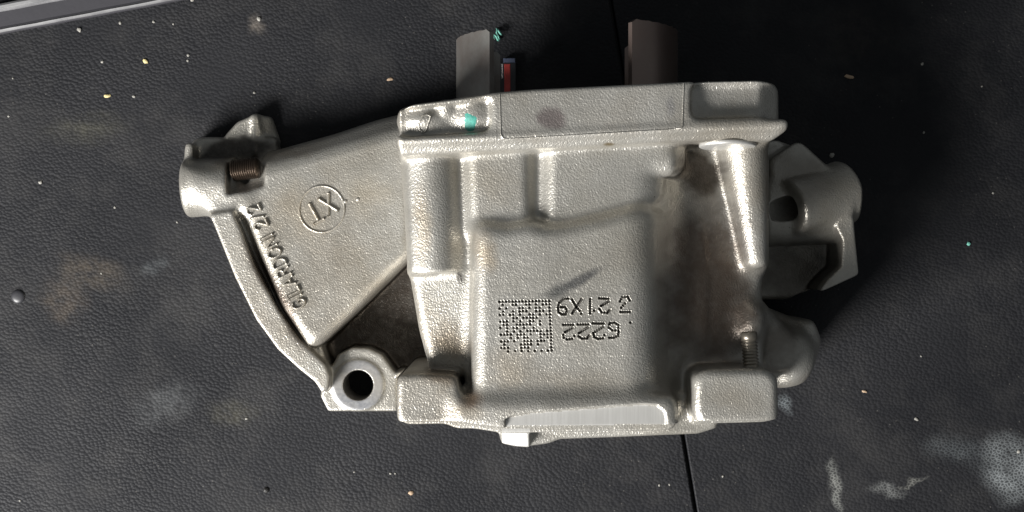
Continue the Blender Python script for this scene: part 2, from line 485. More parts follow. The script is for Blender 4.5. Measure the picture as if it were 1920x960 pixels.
def cone(p, q, r1, r2, op='add', k=2.5, rnd=1.0, raw=False):
    """capped (rounded) cone between two points given as (px,py,z) or mm"""
    p = (p[0], p[1], p[2] + ZOFF); q = (q[0], q[1], q[2] + ZOFF)
    p = np.array(p if raw else W(*p), float); q = np.array(q if raw else W(*q), float)
    rm = max(r1, r2)
    a, b = box_idx(np.minimum(p, q) - rm, np.maximum(p, q) + rm, k + 2)
    X = gx[a[0]:b[0]].astype(np.float32)[:, None, None] - np.float32(p[0])
    Y = gy[a[1]:b[1]].astype(np.float32)[None, :, None] - np.float32(p[1])
    Z = gz[a[2]:b[2]].astype(np.float32)[None, None, :] - np.float32(p[2])
    ax = q - p; L = np.linalg.norm(ax); ax = ax / L
    t = X * np.float32(ax[0]) + Y * np.float32(ax[1]) + Z * np.float32(ax[2])
    rad = np.sqrt(np.maximum(X * X + Y * Y + Z * Z - t * t, 0))
    R = r1 + (r2 - r1) * np.clip(t / L, 0, 1)
    d2 = (rad - R) + rnd; dz = np.abs(t - L / 2) - L / 2 + rnd
    d = np.sqrt(np.maximum(d2, 0) ** 2 + np.maximum(dz, 0) ** 2) + np.minimum(np.maximum(d2, dz), 0) - rnd
    combine(a, b, d.astype(np.float32), op, k)

def ball(p, r, sc=(1, 1, 1), op='add', k=2.5):
    p = np.array(W(p[0], p[1], p[2] + ZOFF)); sc = np.array(sc, float)
    a, b = box_idx(p - r * sc, p + r * sc, k + 2)
    X = (gx[a[0]:b[0]][:, None, None] - p[0]) / sc[0]
    Y = (gy[a[1]:b[1]][None, :, None] - p[1]) / sc[1]
    Z = (gz[a[2]:b[2]][None, None, :] - p[2]) / sc[2]
    d = ((np.sqrt(X * X + Y * Y + Z * Z) - r) * sc.min()).astype(np.float32)
    combine(a, b, d, op, k)

# axis of the bore
AXX, AXZ, RL = 22.3, 52.0, 45.0

# --- barrel core (bore runs along y)
cone((AXX, -58, 48), (AXX, 48, 48), 43, 43, raw=True, k=0, rnd=1)
prism([(772, 272), (1286, 262), (1288, 400), (1240, 470), (1236, 765), (872, 765), (872, 515), (772, 515)], 4, 90.5, 3, k=2)
# --- panels under the top flange
cone((806, 268, 86.0), (817, 511, 86.0), 11.4, 10.6, k=2.6, rnd=1.0)
prism([(764, 276), (800, 276), (808, 509), (772, 509)], 4, 94.5, 2.0, k=3, bl=.8)
prism([(872, 276), (996, 272), (998, 440), (878, 440)], 60, 95.2, 4.5, k=4)
prism([(1024, 272), (1272, 262), (1280, 362), (1262, 384), (1235, 392), (1200, 440), (1020, 440)], 60, 95.2, 4.5, k=4)
# --- raised face carrying the stamped code
prism([(884, 420), (905, 412), (950, 420), (1000, 410), (1022, 420), (1060, 417), (1150, 395), (1210, 378), (1280, 372), (1320, 420), (1330, 500), (1330, 790), (882, 790)],
      60, 100.5, 6.5, k=3, bl=2.2)
prism([(1150, 330), (1385, 330), (1385, 850), (1150, 850)], 100.5, 160, 0.5, op='cut', k=8, zv=100.5, gr=(1214, 560, -1.6, 0.0), bl=.3)
prism([(1226, 330), (1284, 300), (1284, 256), (1436, 252), (1440, 560), (1445, 770), (1226, 770)], 10, 82, 4, k=5, zv=80, gr=(1240, 560, -0.30, 0.0))
# --- fan below the column
prism([(764, 500), (884, 500), (890, 705), (806, 702), (784, 620)], 2, 89, 4.0, k=2.5, zv=90, gr=(830, 600, 0.10, 0.06))
# --- right post
cone((1394, 262, 80.5), (1419, 502, 79.5), 9.5, 4.0, k=8, rnd=2.8)
prism([(1385, 300), (1436, 290), (1437, 498), (1406, 498)], 10, 72, 2, k=9)
prism([(1400, 262), (1432, 262), (1432, 490), (1412, 490)], 10, 84, 2, k=3)
# --- top flange plate
FL = [(745, 203), (775, 194), (850, 185), (925, 173), (1000, 167), (1285, 153), (1330, 149), (1420, 147), (1462, 149), (1474, 158),
      (1475, 236), (1462, 242), (1280, 246), (935, 262), (748, 268)]
prism(FL, 0.0, 104, 1.2, k=0, zv=104, bl=1.0)
# sloping shoulder under the plate
prism([(747, 262), (935, 258), (1280, 240), (1474, 232), (1474, 244), (1448, 264), (1285, 266), (940, 284), (750, 294)], 30, 103.2, 1.2, k=3.0, zv=100,
      gr=(1100, 254, -0.025, 0.52), bl=1.0)
# --- base flange bosses
prism([(744, 702), (800, 700), (858, 702), (864, 750), (866, 800), (752, 802), (743, 785)], 0, 101, 2.2, k=2.5)
prism([(1300, 706), (1322, 692), (1440, 692), (1460, 706), (1462, 778), (1458, 798), (1308, 802), (1300, 770)], 0, 103, 3.4, k=4)
prism([(850, 748), (1262, 740), (1275, 760), (1275, 812), (1250, 815), (940, 820), (895, 812), (850, 806)], 0, 103.6, 5.0, k=5.5)
prism([(800, 745), (1400, 735), (1400, 786), (1250, 797), (940, 800), (800, 786)], 0, 84, 2, k=2)
# lower lip of the base face
prism([(860, 770), (868, 797), (905, 806), (936, 812), (938, 828), (962, 834), (995, 837), (1030, 832), (1050, 824), (1140, 821), (1310, 814),
       (1345, 803), (1350, 770)], 2, 84, 1.6, k=1.0, bl=.6)
prism([(939, 790), (992, 790), (994, 838), (966, 837), (940, 832)], 40, 88.2, 0.4, k=0, zv=86, gr=(968, 816, 0.27, 0.29), bl=.3)

# --- side wing: floor, face, rim
ZOFF = -44.0
WING = [(760, 208), (745, 210), (700, 223), (620, 250), (540, 271), (500, 280), (440, 290), (362, 290), (350, 345), (365, 375), (392, 402), (402, 425),
        (440, 520), (480, 600), (520, 655), (560, 692), (590, 716), (600, 742), (615, 772), (744, 772), (800, 740), (830, 480), (800, 300)]
prism(WING, 1, 48, 1, k=0, zv=70)
prism([(392, 402), (440, 520), (520, 655), (590, 716), (620, 700), (600, 640), (540, 560), (470, 400)], 2, 69, 1.5, k=4)
prism([(775, 205), (745, 208), (700, 219), (620, 246), (540, 268), (488, 282), (464, 330), (444, 392), (470, 450), (526, 580), (580, 656),
       (604, 646), (664, 589), (762, 492), (775, 480)], 8, 74.0, 5.5, k=2.0, gr=(620, 400, 0.03, -0.05))
prism([(392, 402), (402, 425), (440, 520), (480, 600), (520, 655), (560, 692), (590, 716), (604, 738), (616, 730), (618, 706), (610, 684), (561, 636),
       (517, 573), (477, 497), (451, 430), (434, 396)], 8, 75.5, .8, k=1.6, bl=.5)
# wing boss with hollow for its screw
cone((346, 354, 61), (452, 346, 61), 12.6, 12.2, k=3, rnd=2.5)
prism([(344, 312), (352, 345), (366, 375), (394, 404), (434, 402), (472, 400), (476, 362), (440, 340)], 8, 73.5, 4, k=4)
prism([(345, 264), (343, 300), (350, 345), (366, 345), (362, 300), (363, 264)], 10, 64, 1.4, k=1.5)
prism([(362, 256), (520, 256), (520, 320), (362, 320)], 4, 54, 3, k=3)
prism([(419, 256), (445, 228), (482, 212), (488, 250), (430, 292)], 4, 54, 1.2, k=1, gr=(450, 245, -0.12, 0.2), bl=.8)
prism([(474, 214), (505, 216), (522, 262), (515, 292), (474, 292)], 4, 54, 1.5, k=2, gr=(480, 250, -0.9, 0.0), bl=.8)
cone((422, 324, 75), (492, 320, 75), 9.2, 7.0, op='cut', k=1.6, rnd=1)
prism([(470, 335), (470, 235), (760, 150), (760, 252)], 74, 120, 1, op='cut', k=3, zv=74, gr=(620, 288, 0.33, -1.15))
# eye lug
EYE = W(672, 722, 66 + ZOFF)
prism([(600, 742), (615, 772), (746, 772), (746, 706), (735, 690), (716, 664), (690, 652), (660, 651), (634, 664), (620, 690), (606, 716)], 1, 66, 1.0, k=1.0, bl=.5)
cone((EYE[0], EYE[1], 24), (EYE[0], EYE[1], 67.0), 11.2, 11.2, raw=True, k=1.0, rnd=.8)
prism([(738, 700), (757, 694), (745, 708), (738, 714)], 40, 80, .6, k=.5, bl=.2)

# --- right mounting lug
ZOFF = -8.0
prism([(1430, 262), (1482, 250), (1530, 280), (1566, 316), (1590, 362), (1601, 420), (1611, 515), (1530, 552), (1500, 566), (1400, 566)], 1, 30, 2, k=0, zv=58)
cone((1430, 392, 42), (1590, 392, 44), 16, 14.5, k=3, rnd=2)
prism([(1440, 300), (1500, 262), (1562, 318), (1588, 362), (1600, 412), (1560, 425), (1500, 432), (1450, 400)], 8, 55, 2.6, k=3)
cone((1585, 360, 45), (1480, 390, 56), 13.6, 11.4, k=2, rnd=2.2)
prism([(1586, 398), (1601, 410), (1611, 515), (1530, 552), (1552, 524), (1578, 500), (1580, 450), (1566, 424)], 4, 58, .7, k=1.4, bl=.7)
cone((1545, 372, 46), (1455, 397, 60.0), 5.0, 5.0, op='cut', k=.8, rnd=.3)
# lower right shoulder
prism([(1340, 566), (1400, 560), (1490, 596), (1530, 600), (1545, 640), (1536, 672), (1512, 716), (1472, 728), (1430, 730), (1340, 700)], 0, 52, 5, k=3)
cone((1470, 665, 50), (1512, 672, 46), 13, 10, k=4, rnd=5)
cone((1388, 602, 82), (1424, 608, 78), 7.5, 7.0, k=7, rnd=5.5)
cone((1396, 592, 66), (1478, 670, 54), 8.5, 9, k=7, rnd=5)

# --- cuts
ZOFF = 0.0
# left pocket in the flange with its two swellings
prism([(752, 208), (775, 205), (850, 197), (914, 185), (921, 190), (921, 240), (912, 248), (752, 259)], 99.6, 120, 1.6, op='cut', k=2.4)
cone((796, 208, 91.8), (798, 244, 91.5), 10.4, 10.4, k=3, rnd=4)
cone((890, 190, 91.2), (890, 240, 91.0), 11.0, 11.0, k=3.5, rnd=4)
ball((836, 206, 98.5), 3.2, k=2)
# right pocket
prism([(1292, 159), (1420, 155), (1490, 156), (1490, 220), (1300, 226), (1292, 222)], 97.5, 120, 2.8, op='cut', k=2)
prism([(1425, 158), (1500, 158), (1500, 224), (1425, 224)], 97.5, 120, 1.2, op='cut', k=2, gr=(1425, 190, -0.9, 0))

# soften the whole casting slightly, as sand-cast edges are
w3 = gk(0.75)
for ax in range(3):
    n_ = len(w3) // 2; acc = np.zeros_like(FLD)
    for i_, c_ in enumerate(w3):
        acc += np.float32(c_) * np.roll(FLD, n_ - i_, axis=ax)
    FLD = acc

# machined cuts stay crisp
prism([(700, 790), (752, 792), (862, 790.5), (895, 797), (940, 801), (1250, 797), (1312, 790.5), (1440, 789), (1458, 785), (1475, 780), (1475, 900), (700, 900)], 91.0, 130, .25, op='cut', k=.8, zv=101, bl=.5)
prism([(560, 772), (747, 772), (747, 900), (560, 900)], -5, 30, .2, op='cut', k=.5, zv=22, bl=.2)
prism([(950, 830), (946, 786), (956, 780), (1000, 772), (1200, 757), (1232, 759), (1246, 770), (1249, 784), (1249, 830)], 101.7, 120, .2, op='cut', k=0, bl=.3)
cone((AXX, -60, AXZ), (AXX, 120, AXZ), 37.0, 37.0, raw=True, op='cut', k=0, rnd=.2)
cone((EYE[0], EYE[1], -10), (EYE[0], EYE[1], 90), 6.4, 6.4, raw=True, op='cut', k=.3, rnd=.1)

# ------------------------------------------------------------------ surface nets
def surface_nets(F):
    ins = F < 0
    nx, ny, nz = F.shape
    cnt = np.zeros((nx - 1, ny - 1, nz - 1), np.uint8)
    offs = [(i, j, k) for i in (0, 1) for j in (0, 1) for k in (0, 1)]
    for (i, j, k) in offs:
        cnt += ins[i:nx - 1 + i, j:ny - 1 + j, k:nz - 1 + k]
    act = np.argwhere((cnt > 0) & (cnt < 8))
    vid = np.full(cnt.shape, -1, np.int32)
    vid[act[:, 0], act[:, 1], act[:, 2]] = np.arange(len(act))
    val = {o: F[act[:, 0] + o[0], act[:, 1] + o[1], act[:, 2] + o[2]] for o in offs}
    acc = np.zeros((len(act), 3)); num = np.zeros(len(act))
    for o in offs:
        for ax in range(3):
            if o[ax] == 0:
                p = list(o); p[ax] = 1; p = tuple(p)
                a, b = val[o], val[p]
                m = (a < 0) != (b < 0)
                t = np.where(m, a / np.where(m, a - b, 1), 0)
                pos = np.array(o, float)[None, :].repeat(len(act), 0); pos[:, ax] += t
                acc += pos * m[:, None]; num += m
    V = (act + acc / num[:, None]) * HV + LO
    quads = []
    for ax in range(3):
        s0 = [slice(None)] * 3; s1 = [slice(None)] * 3
        s0[ax] = slice(0, -1); s1[ax] = slice(1, None)
        a = ins[tuple(s0)]; b = ins[tuple(s1)]
        e = np.argwhere(a != b)
        u, w = (ax + 1) % 3, (ax + 2) % 3
        ok = (e[:, u] > 0) & (e[:, w] > 0) & (e[:, u] < F.shape[u] - 1) & (e[:, w] < F.shape[w] - 1)
        e = e[ok]; fl = a[e[:, 0], e[:, 1], e[:, 2]]
        def cell(du, dw):
            c = e.copy(); c[:, u] -= du; c[:, w] -= dw
            return vid[c[:, 0], c[:, 1], c[:, 2]]
        q = np.stack([cell(1, 1), cell(0, 1), cell(0, 0), cell(1, 0)], 1)
        q[~fl] = q[~fl][:, ::-1]
        quads.append(q)
    return V, np.concatenate(quads)

def sample(F, P):
    q = (P - LO) / HV
    i = np.clip(np.floor(q).astype(int), 0, np.array(F.shape) - 2); f = q - i
    out = 0
    for a in (0, 1):
        for b in (0, 1):
            for c in (0, 1):
                wgt = (f[:, 0] if a else 1 - f[:, 0]) * (f[:, 1] if b else 1 - f[:, 1]) * (f[:, 2] if c else 1 - f[:, 2])
                out = out + wgt * F[i[:, 0] + a, i[:, 1] + b, i[:, 2] + c]
    return out
SV, SQ = surface_nets(FLD)
eps = 0.5
NRM = np.stack([sample(FLD, SV + np.eye(3)[k] * eps) - sample(FLD, SV - np.eye(3)[k] * eps) for k in range(3)], 1)
NRM /= np.linalg.norm(NRM, axis=1)[:, None] + 1e-9

def surf_z(x, y):
    """height of the casting under points (mm): first crossing from above"""
    x = np.atleast_1d(x).astype(float); y = np.atleast_1d(y).astype(float)
    z = np.full(x.shape, gz[-1]); done = np.zeros(x.shape, bool); prev = np.full(x.shape, 12.0)
    for k in range(len(gz) - 1, -1, -1):
        f = sample(FLD, np.stack([x, y, np.full(x.shape, gz[k] + 1e-6)], 1))
        hit = (~done) & (f < 0)
        z[hit] = gz[k] + HV * (-f[hit]) / (prev[hit] - f[hit] + 1e-9)
        done |= hit; prev = f
        if done.all(): break
    return z

cyl = bpy.data.objects.new("engine_cylinder", None); C.objects.link(cyl)
cyl.location = (AXX * MM, 0, 0)
tag(cyl, "sand-cast grey aluminium engine cylinder lying on its side on the black rubber mat", "engine part")
OFF = Vector((-AXX * MM, 0, 0))
def part(name, me, mat=None, parent=None):
    o = link(name, me, parent or cyl, mat)
    if parent is None: o.location = OFF
    return o

# assign every facet of the casting to the part it belongs to
fc = SV[SQ].mean(1)
fn = NRM[SQ].mean(1)
pxs = fc[:, 0] / (0.2 * (CAM_H - fc[:, 2]) / 550) + 960
pys = 480 - fc[:, 1] / (0.2 * (CAM_H - fc[:, 2]) / 550)
def inpoly(poly, x, y):
    return poly_sd([(p[0], p[1]) for p in poly], x, y) < 0
lab = np.zeros(len(fc), int)
fy = W(0, 290, 100)[1]; by = W(0, 748, 100)[1]; xl = W(752, 0, 85)[0]; xr = W(1442, 0, 80)[0]
lab[fc[:, 1] > fy] = 1
lab[fc[:, 1] < by] = 2
wing_m = (fc[:, 0] < xl) & (fc[:, 2] < 82) | ((fc[:, 0] < W(790, 0, 70)[0]) & (fc[:, 2] < 60) & (fc[:, 1] < fy) & (fc[:, 1] > by))
lab[wing_m] = 3
lug_m = (fc[:, 0] > xr) & (fc[:, 2] < 75)
lab[lug_m] = 4
rad_eye = np.hypot(fc[:, 0] - EYE[0], fc[:, 1] - EYE[1])
eye_m = (rad_eye < 11.9) & (fc[:, 2] < 26) & (fc[:, 2] > 4)
lab[eye_m] = 5
lab[(rad_eye < 10.9) & (fc[:, 2] > 21) & (fn[:, 2] > 0.9)] = 6
lab[(np.abs(fc[:, 2] - 101.7) < 0.45) & (fn[:, 2] > 0.95) & inpoly([(950, 812), (944, 784), (1000, 770), (1200, 755), (1240, 757), (1251, 784), (1251, 812)], pxs, pys)] = 7
lab[(fn[:, 2] > 0.6) & (fc[:, 2] < 93) & inpoly([(941, 803), (992, 803), (994, 840), (941, 840)], pxs, pys)] = 8
lab[(rad_eye < 6.9) & (fn[:, 2] < 0.7) & (fc[:, 2] < 40)] = 9

px0, py0, _ = W(922, 676, 100.5); px1, py1, _ = W(1204, 544, 100.5)
lab[(fc[:, 0] > px0 + 1.2) & (fc[:, 0] < px1 - 1.2) & (fc[:, 1] > py0 + 1.2) & (fc[:, 1] < py1 - 1.2) & (fc[:, 2] > 98) & (fn[:, 2] > .5)] = -1

def add_stain_shade(me, V):
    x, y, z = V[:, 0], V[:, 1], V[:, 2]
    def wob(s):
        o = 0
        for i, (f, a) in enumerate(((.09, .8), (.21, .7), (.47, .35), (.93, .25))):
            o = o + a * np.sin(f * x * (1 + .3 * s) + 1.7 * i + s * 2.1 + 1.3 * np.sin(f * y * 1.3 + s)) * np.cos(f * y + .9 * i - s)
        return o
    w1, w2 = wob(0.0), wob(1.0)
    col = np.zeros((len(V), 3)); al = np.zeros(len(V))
    for (px, py, zz, rx, ry, a, c, f, inn) in STAINS_SHADE:
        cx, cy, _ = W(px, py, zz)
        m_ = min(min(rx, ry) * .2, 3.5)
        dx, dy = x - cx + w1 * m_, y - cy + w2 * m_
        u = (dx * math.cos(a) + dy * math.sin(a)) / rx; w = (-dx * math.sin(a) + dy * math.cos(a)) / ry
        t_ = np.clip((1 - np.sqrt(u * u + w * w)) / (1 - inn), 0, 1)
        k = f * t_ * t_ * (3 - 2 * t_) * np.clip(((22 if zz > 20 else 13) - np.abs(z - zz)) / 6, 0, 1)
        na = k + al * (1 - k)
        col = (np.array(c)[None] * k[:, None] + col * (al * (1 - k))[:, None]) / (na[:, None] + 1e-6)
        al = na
    at = me.attributes.new("stain", 'FLOAT_COLOR', 'POINT')  # holds real stains and painted shade together
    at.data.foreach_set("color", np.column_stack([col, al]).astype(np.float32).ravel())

ftop = fc[:, 2] > 55
lab[(lab == 2) & ftop & inpoly([(735, 690), (864, 690), (866, 796), (735, 800)], pxs, pys)] = 10
lab[((lab == 2) | (lab == 0)) & ftop & inpoly([(1300, 690), (1470, 684), (1475, 792), (1304, 792)], pxs, pys)] = 11
lab[(lab == 0) & (fc[:, 2] > 70) & inpoly([(752, 288), (862, 286), (874, 512), (764, 514)], pxs, pys)] = 12
lab[(lab == 0) & (fc[:, 2] > 62) & inpoly([(1352, 276), (1445, 272), (1444, 508), (1398, 508)], pxs, pys)] = 13

def sub_mesh(name, mask):
    q = SQ[mask]; used, inv = np.unique(q, return_inverse=True)
    q = inv.reshape(q.shape)
    me = bpy.data.meshes.new(name)
    nv, nf = len(used), len(q)
    me.vertices.add(nv); me.vertices.foreach_set("co", (SV[used] * MM).astype(np.float32).ravel())
    me.loops.add(nf * 4); me.loops.foreach_set("vertex_index", q.astype(np.int32).ravel())
    me.polygons.add(nf); me.polygons.foreach_set("loop_start", np.arange(0, nf * 4, 4, dtype=np.int32))
    me.polygons.foreach_set("use_smooth", np.ones(nf, bool))
    me.update(calc_edges=True); me.validate()
    me.normals_split_custom_set_from_vertices([tuple(n) for n in NRM[used]])
    add_stain_shade(me, SV[used])
    return me
P = {}
for i, (nm, mt) in enumerate([("barrel", 'cast'), ("top_flange", 'cast'), ("base_flange", 'cast'), ("side_wing", 'cast'), ("mounting_lug", 'cast'),
                              ("eye_lug", 'cast'), ("seat_ring", 'seat'), ("machined_pad", 'machined'), ("machined_corner", 'machined'),
                              ("eye_bore", 'hole'), ("stud_boss", 'cast'), ("stud_boss", 'cast'), ("stud_column", 'cast'), ("tapered_post", 'cast')]):
    nm_key = nm if nm not in P else nm + "_second"
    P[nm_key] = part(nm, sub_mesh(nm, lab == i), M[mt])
for sub, par in (("seat_ring", "eye_lug"), ("eye_bore", "eye_lug"), ("machined_pad", "base_flange"), ("machined_corner", "base_flange"),
                 ("stud_boss", "base_flange"), ("stud_boss_second", "base_flange"), ("stud_column", "barrel"), ("tapered_post", "barrel")):
    P[sub].parent = P[par]; P[sub].location = (0, 0, 0)

# ------------------------------------------------------------------ stamped marks (dot-peened pits in a finer skin of the raised face)
def dots_along(pts, step):
    out = []
    for (x0, y0), (x1, y1) in zip(pts, pts[1:]):
        L = math.hypot(x1 - x0, y1 - y0); n = max(1, round(L / step))
        for i in range(n): out.append((x0 + (x1 - x0) * i / n, y0 + (y1 - y0) * i / n))
    out.append(pts[-1]); return out
def stamped():
    pits = []
    G = [[(310, 170), (240, 172), (165, 240), (145, 320), (155, 395), (210, 430), (270, 425), (295, 365), (255, 310), (190, 310)],
         [(375, 190), (410, 250), (450, 310), (500, 370), (525, 420)], [(530, 180), (455, 295), (380, 410)],
         [(670, 180), (670, 410)], [(735, 370)],
         [(820, 165), (970, 175)], [(975, 215), (850, 290), (822, 340), (860, 395), (950, 405), (990, 360)],
         [(1160, 215), (1200, 145), (1285, 140), (1318, 200)], [(1240, 250), (1180, 320)], [(1170, 390), (1320, 390)],
         [(230, 600), (390, 600)], [(380, 650), (260, 720)], [(232, 765), (240, 810), (290, 838), (375, 830), (410, 785)],
         [(470, 595), (640, 595)], [(635, 640), (490, 735), (485, 790), (540, 825), (620, 822), (655, 775)],
         [(715, 575), (890, 580)], [(885, 630), (722, 735), (740, 800), (800, 830), (880, 820), (905, 770)],
         [(1000, 570), (1070, 565), (1135, 605), (1130, 690), (1035, 692), (975, 645), (985, 595)], [(1140, 715), (1130, 775), (1060, 810), (985, 812)],
         [(1330, 565)]]
    for g in G:
        pp = [(1030 + x / 8.73, 540 + y / 8.73) for x, y in g]
        for d in (dots_along(pp, 4.4) if len(pp) > 1 else pp): pits.append((*d, 0.50, 0.55, 0.75))
    n = 16; r2 = random.Random(5)
    for i in range(n):
        for j in range(n):
            on = r2.random() < 0.52
            if j == 0 or i == n - 1: on = True
            elif i == 0 or j == n - 1: on = (i + j) % 2 == (0 if i == 0 else 1)
            if on:
                x = 936.5 + i * 6.25 + j * 0.28 + r2.uniform(-.4, .4)
                y = 565.5 + j * 6.2 - i * 0.1 + r2.uniform(-.4, .4)
                pits.append((x, y, r2.uniform(.42, .52), r2.uniform(.40, .60), 1.0))
    st = 0.115
    x0, y0, _ = W(922, 676, 100.5); x1, y1, _ = W(1204, 544, 100.5)
    xs = np.arange(x0, x1, st); ys = np.arange(y0, y1, st)
    X, Y = np.meshgrid(xs, ys, indexing='ij')
    cz = surf_z(xs, np.full(xs.shape, (y0 + y1) / 2)); cz2 = surf_z(np.full(ys.shape, (x0 + x1) / 2), ys)
    base = cz[:, None] + cz2[None, :] - np.median(cz)
    edge = np.minimum(np.minimum(X - x0, x1 - X), np.minimum(Y - y0, y1 - Y))
    H = base + -0.10 + 0.13 * np.clip(edge / 2.0, 0, 1)
    GR = np.zeros_like(H)
    for (px, py, r, dep, asp) in pits:
        cx, cy, _ = W(px, py, 100.5)
        i0, i1 = np.searchsorted(xs, [cx - 1.6, cx + 1.6]); j0, j1 = np.searchsorted(ys, [cy - 1.6, cy + 1.6])
        d = np.hypot(X[i0:i1, j0:j1] - cx, Y[i0:i1, j0:j1] - cy)
        GR[i0:i1, j0:j1] = np.maximum(GR[i0:i1, j0:j1], np.exp(-(d / (r * .95)) ** 6))
        H[i0:i1, j0:j1] += -1.6 * dep * np.exp(-(d / (r * .98)) ** 6) + 0.07 * np.exp(-((d - r * 1.45) / .22) ** 2)
    V = np.stack([X, Y, H], -1).reshape(-1, 3)
    a, b = X.shape
    idx = np.arange(a * b).reshape(a, b)
    q = np.stack([idx[:-1, :-1], idx[1:, :-1], idx[1:, 1:], idx[:-1, 1:]], -1).reshape(-1, 4)
    me = bpy.data.meshes.new("stamped_code")
    me.vertices.add(len(V)); me.vertices.foreach_set("co", (V * MM).astype(np.float32).ravel())
    me.loops.add(len(q) * 4); me.loops.foreach_set("vertex_index", q.astype(np.int32).ravel())
    me.polygons.add(len(q)); me.polygons.foreach_set("loop_start", np.arange(0, len(q) * 4, 4, dtype=np.int32))
    me.polygons.foreach_set("use_smooth", np.ones(len(q), bool))
    me.update(calc_edges=True); me.validate()
    add_stain_shade(me, V)
    at = me.attributes['stain']; c4 = np.empty(len(V) * 4, np.float32); at.data.foreach_get('color', c4); c4 = c4.reshape(-1, 4)
    g_ = np.clip(GR.reshape(-1), 0, 1) * .93
    c4[:, :3] = c4[:, :3] * (1 - g_[:, None]) + np.array([.030, .027, .024])[None] * g_[:, None]; c4[:, 3] = np.maximum(c4[:, 3], g_)  # dark grime in the pits, also painting in their shade
    at.data.foreach_set('color', c4.ravel())
    o = part("stamped_code", me, M['cast'])
    o.parent = P["barrel"]; o.location = (0, 0, 0)
    o["label"] = "dot-peened square code and digits stamped into the raised face"
stamped()

# ------------------------------------------------------------------ cast lettering
def beads(name, lines, wid, hgt, parent):
    """rounded ridges along mm polylines lying on the casting, joined into one part"""
    V, F = [], []
    prof = [(-1, -0.35), (-.75, .45), (-.35, .9), (0, 1.0), (.35, .9), (.75, .45), (1, -0.35)]
    k = len(prof)
    for L in lines:
        L = [np.array(p, float) for p in L]; n = len(L); i0 = len(V)
        for i in range(n):
            a, b = L[max(i - 1, 0)], L[min(i + 1, n - 1)]
            d = (b - a) / (np.linalg.norm(b - a) + 1e-9); nn = np.array([-d[1], d[0]])
            for (u, h) in prof: V.append((*(L[i] + nn * u * wid), h * hgt))
        for i in range(n - 1):
            for j in range(k - 1):
                a = i0 + i * k + j; F.append((a, a + 1, a + k + 1, a + k))
        for (e, sg) in ((0, -1), (n - 1, 1)):      # rounded ends
            d = (L[1] - L[0]) if e == 0 else (L[-1] - L[-2]); d = d / np.linalg.norm(d) * sg
            t0 = len(V); V.append((*(L[e] + d * wid * .9), -0.3 * hgt))
            for j in range(k - 1):
                a = i0 + e * k + j; F.append((a, t0, a + 1) if sg > 0 else (a + 1, t0, a))
    V = np.array(V); V[:, 2] += surf_z(V[:, 0], V[:, 1])
    me = mesh(name, V * MM, F); add_stain_shade(me, V)
    return link(name, me, parent, M['cast'])
def arc(cx, cy, rx, ry, a0, a1, n=10):
    return [(cx + rx * math.cos(math.radians(a0 + (a1 - a0) * i / n)), cy + ry * math.sin(math.radians(a0 + (a1 - a0) * i / n))) for i in range(n + 1)]
GLY = {  # strokes in a box of height 1
    'G': (.72, [arc(.36, .5, .36, .5, 50, 330, 14) + [(.70, .45), (.42, .45)]]),
    'I': (.10, [[(.05, 0), (.05, 1)]]),
    'L': (.50, [[(0, 1), (0, 0), (.5, 0)]]),
    'A': (.70, [[(0, 0), (.35, 1), (.70, 0)], [(.14, .33), (.56, .33)]]),
    'R': (.62, [[(0, 0), (0, 1), (.35, 1)] + arc(.35, .75, .25, .25, 90, -90, 8) + [(0, .5)], [(.3, .5), (.62, 0)]]),
    'D': (.66, [[(0, 0), (0, 1), (.28, 1)] + arc(.28, .5, .38, .5, 90, -90, 10) + [(0, 0)]]),
    'O': (.74, [arc(.37, .5, .37, .5, 0, 360, 18)]),
    'N': (.64, [[(0, 0), (0, 1), (.64, 0), (.64, 1)]]),
    '2': (.58, [arc(.29, .72, .28, .28, 170, -30, 9) + [(.0, 0), (.58, 0)]]),
    '/': (.36, [[(0, 0), (.36, 1)]]),
    'X': (.66, [[(0, 0), (.66, 1)], [(0, 1), (.66, 0)]]),
    'T': (.66, [[(.33, 0), (.33, 1)], [(0, 1), (.66, 1)]]),
    ' ': (.30, []),
}
def ridge_text(name, txt, px, py, z0, cap, length, deg, wid, hgt, parent):
    gap = .26; tot = sum(GLY[c][0] for c in txt) + gap * (len(txt) - 1)
    sx = length / tot; u = -length / 2; lines = []
    cx, cy, _ = W(px, py, z0); ca, sa = math.cos(math.radians(deg)), math.sin(math.radians(deg))
    for c in txt:
        w, st = GLY[c]
        for L in st:
            q = []
            for (a, b) in zip(L, L[1:]):
                n = max(1, int(math.hypot((b[0] - a[0]) * sx, (b[1] - a[1]) * cap) / .7))
                q += [(a[0] + (b[0] - a[0]) * i / n, a[1] + (b[1] - a[1]) * i / n) for i in range(n)]
            q.append(L[-1])
            lines.append([(cx + (u + x * sx) * ca - (y - .5) * cap * sa, cy + (u + x * sx) * sa + (y - .5) * cap * ca) for (x, y) in q])
        u += (w + gap) * sx
    return beads(name, lines, wid, hgt, parent)
wing = P["side_wing"]
ridge_text("raised_lettering", "GILARDONI 2/2", 518, 482, 30, 5.7, 47.3, 116.2, 0.66, 1.25, wing)
ridge_text("raised_monogram", "XT", 602, 391, 30, 8.6, 11.7, 209, 0.75, 1.0, wing)

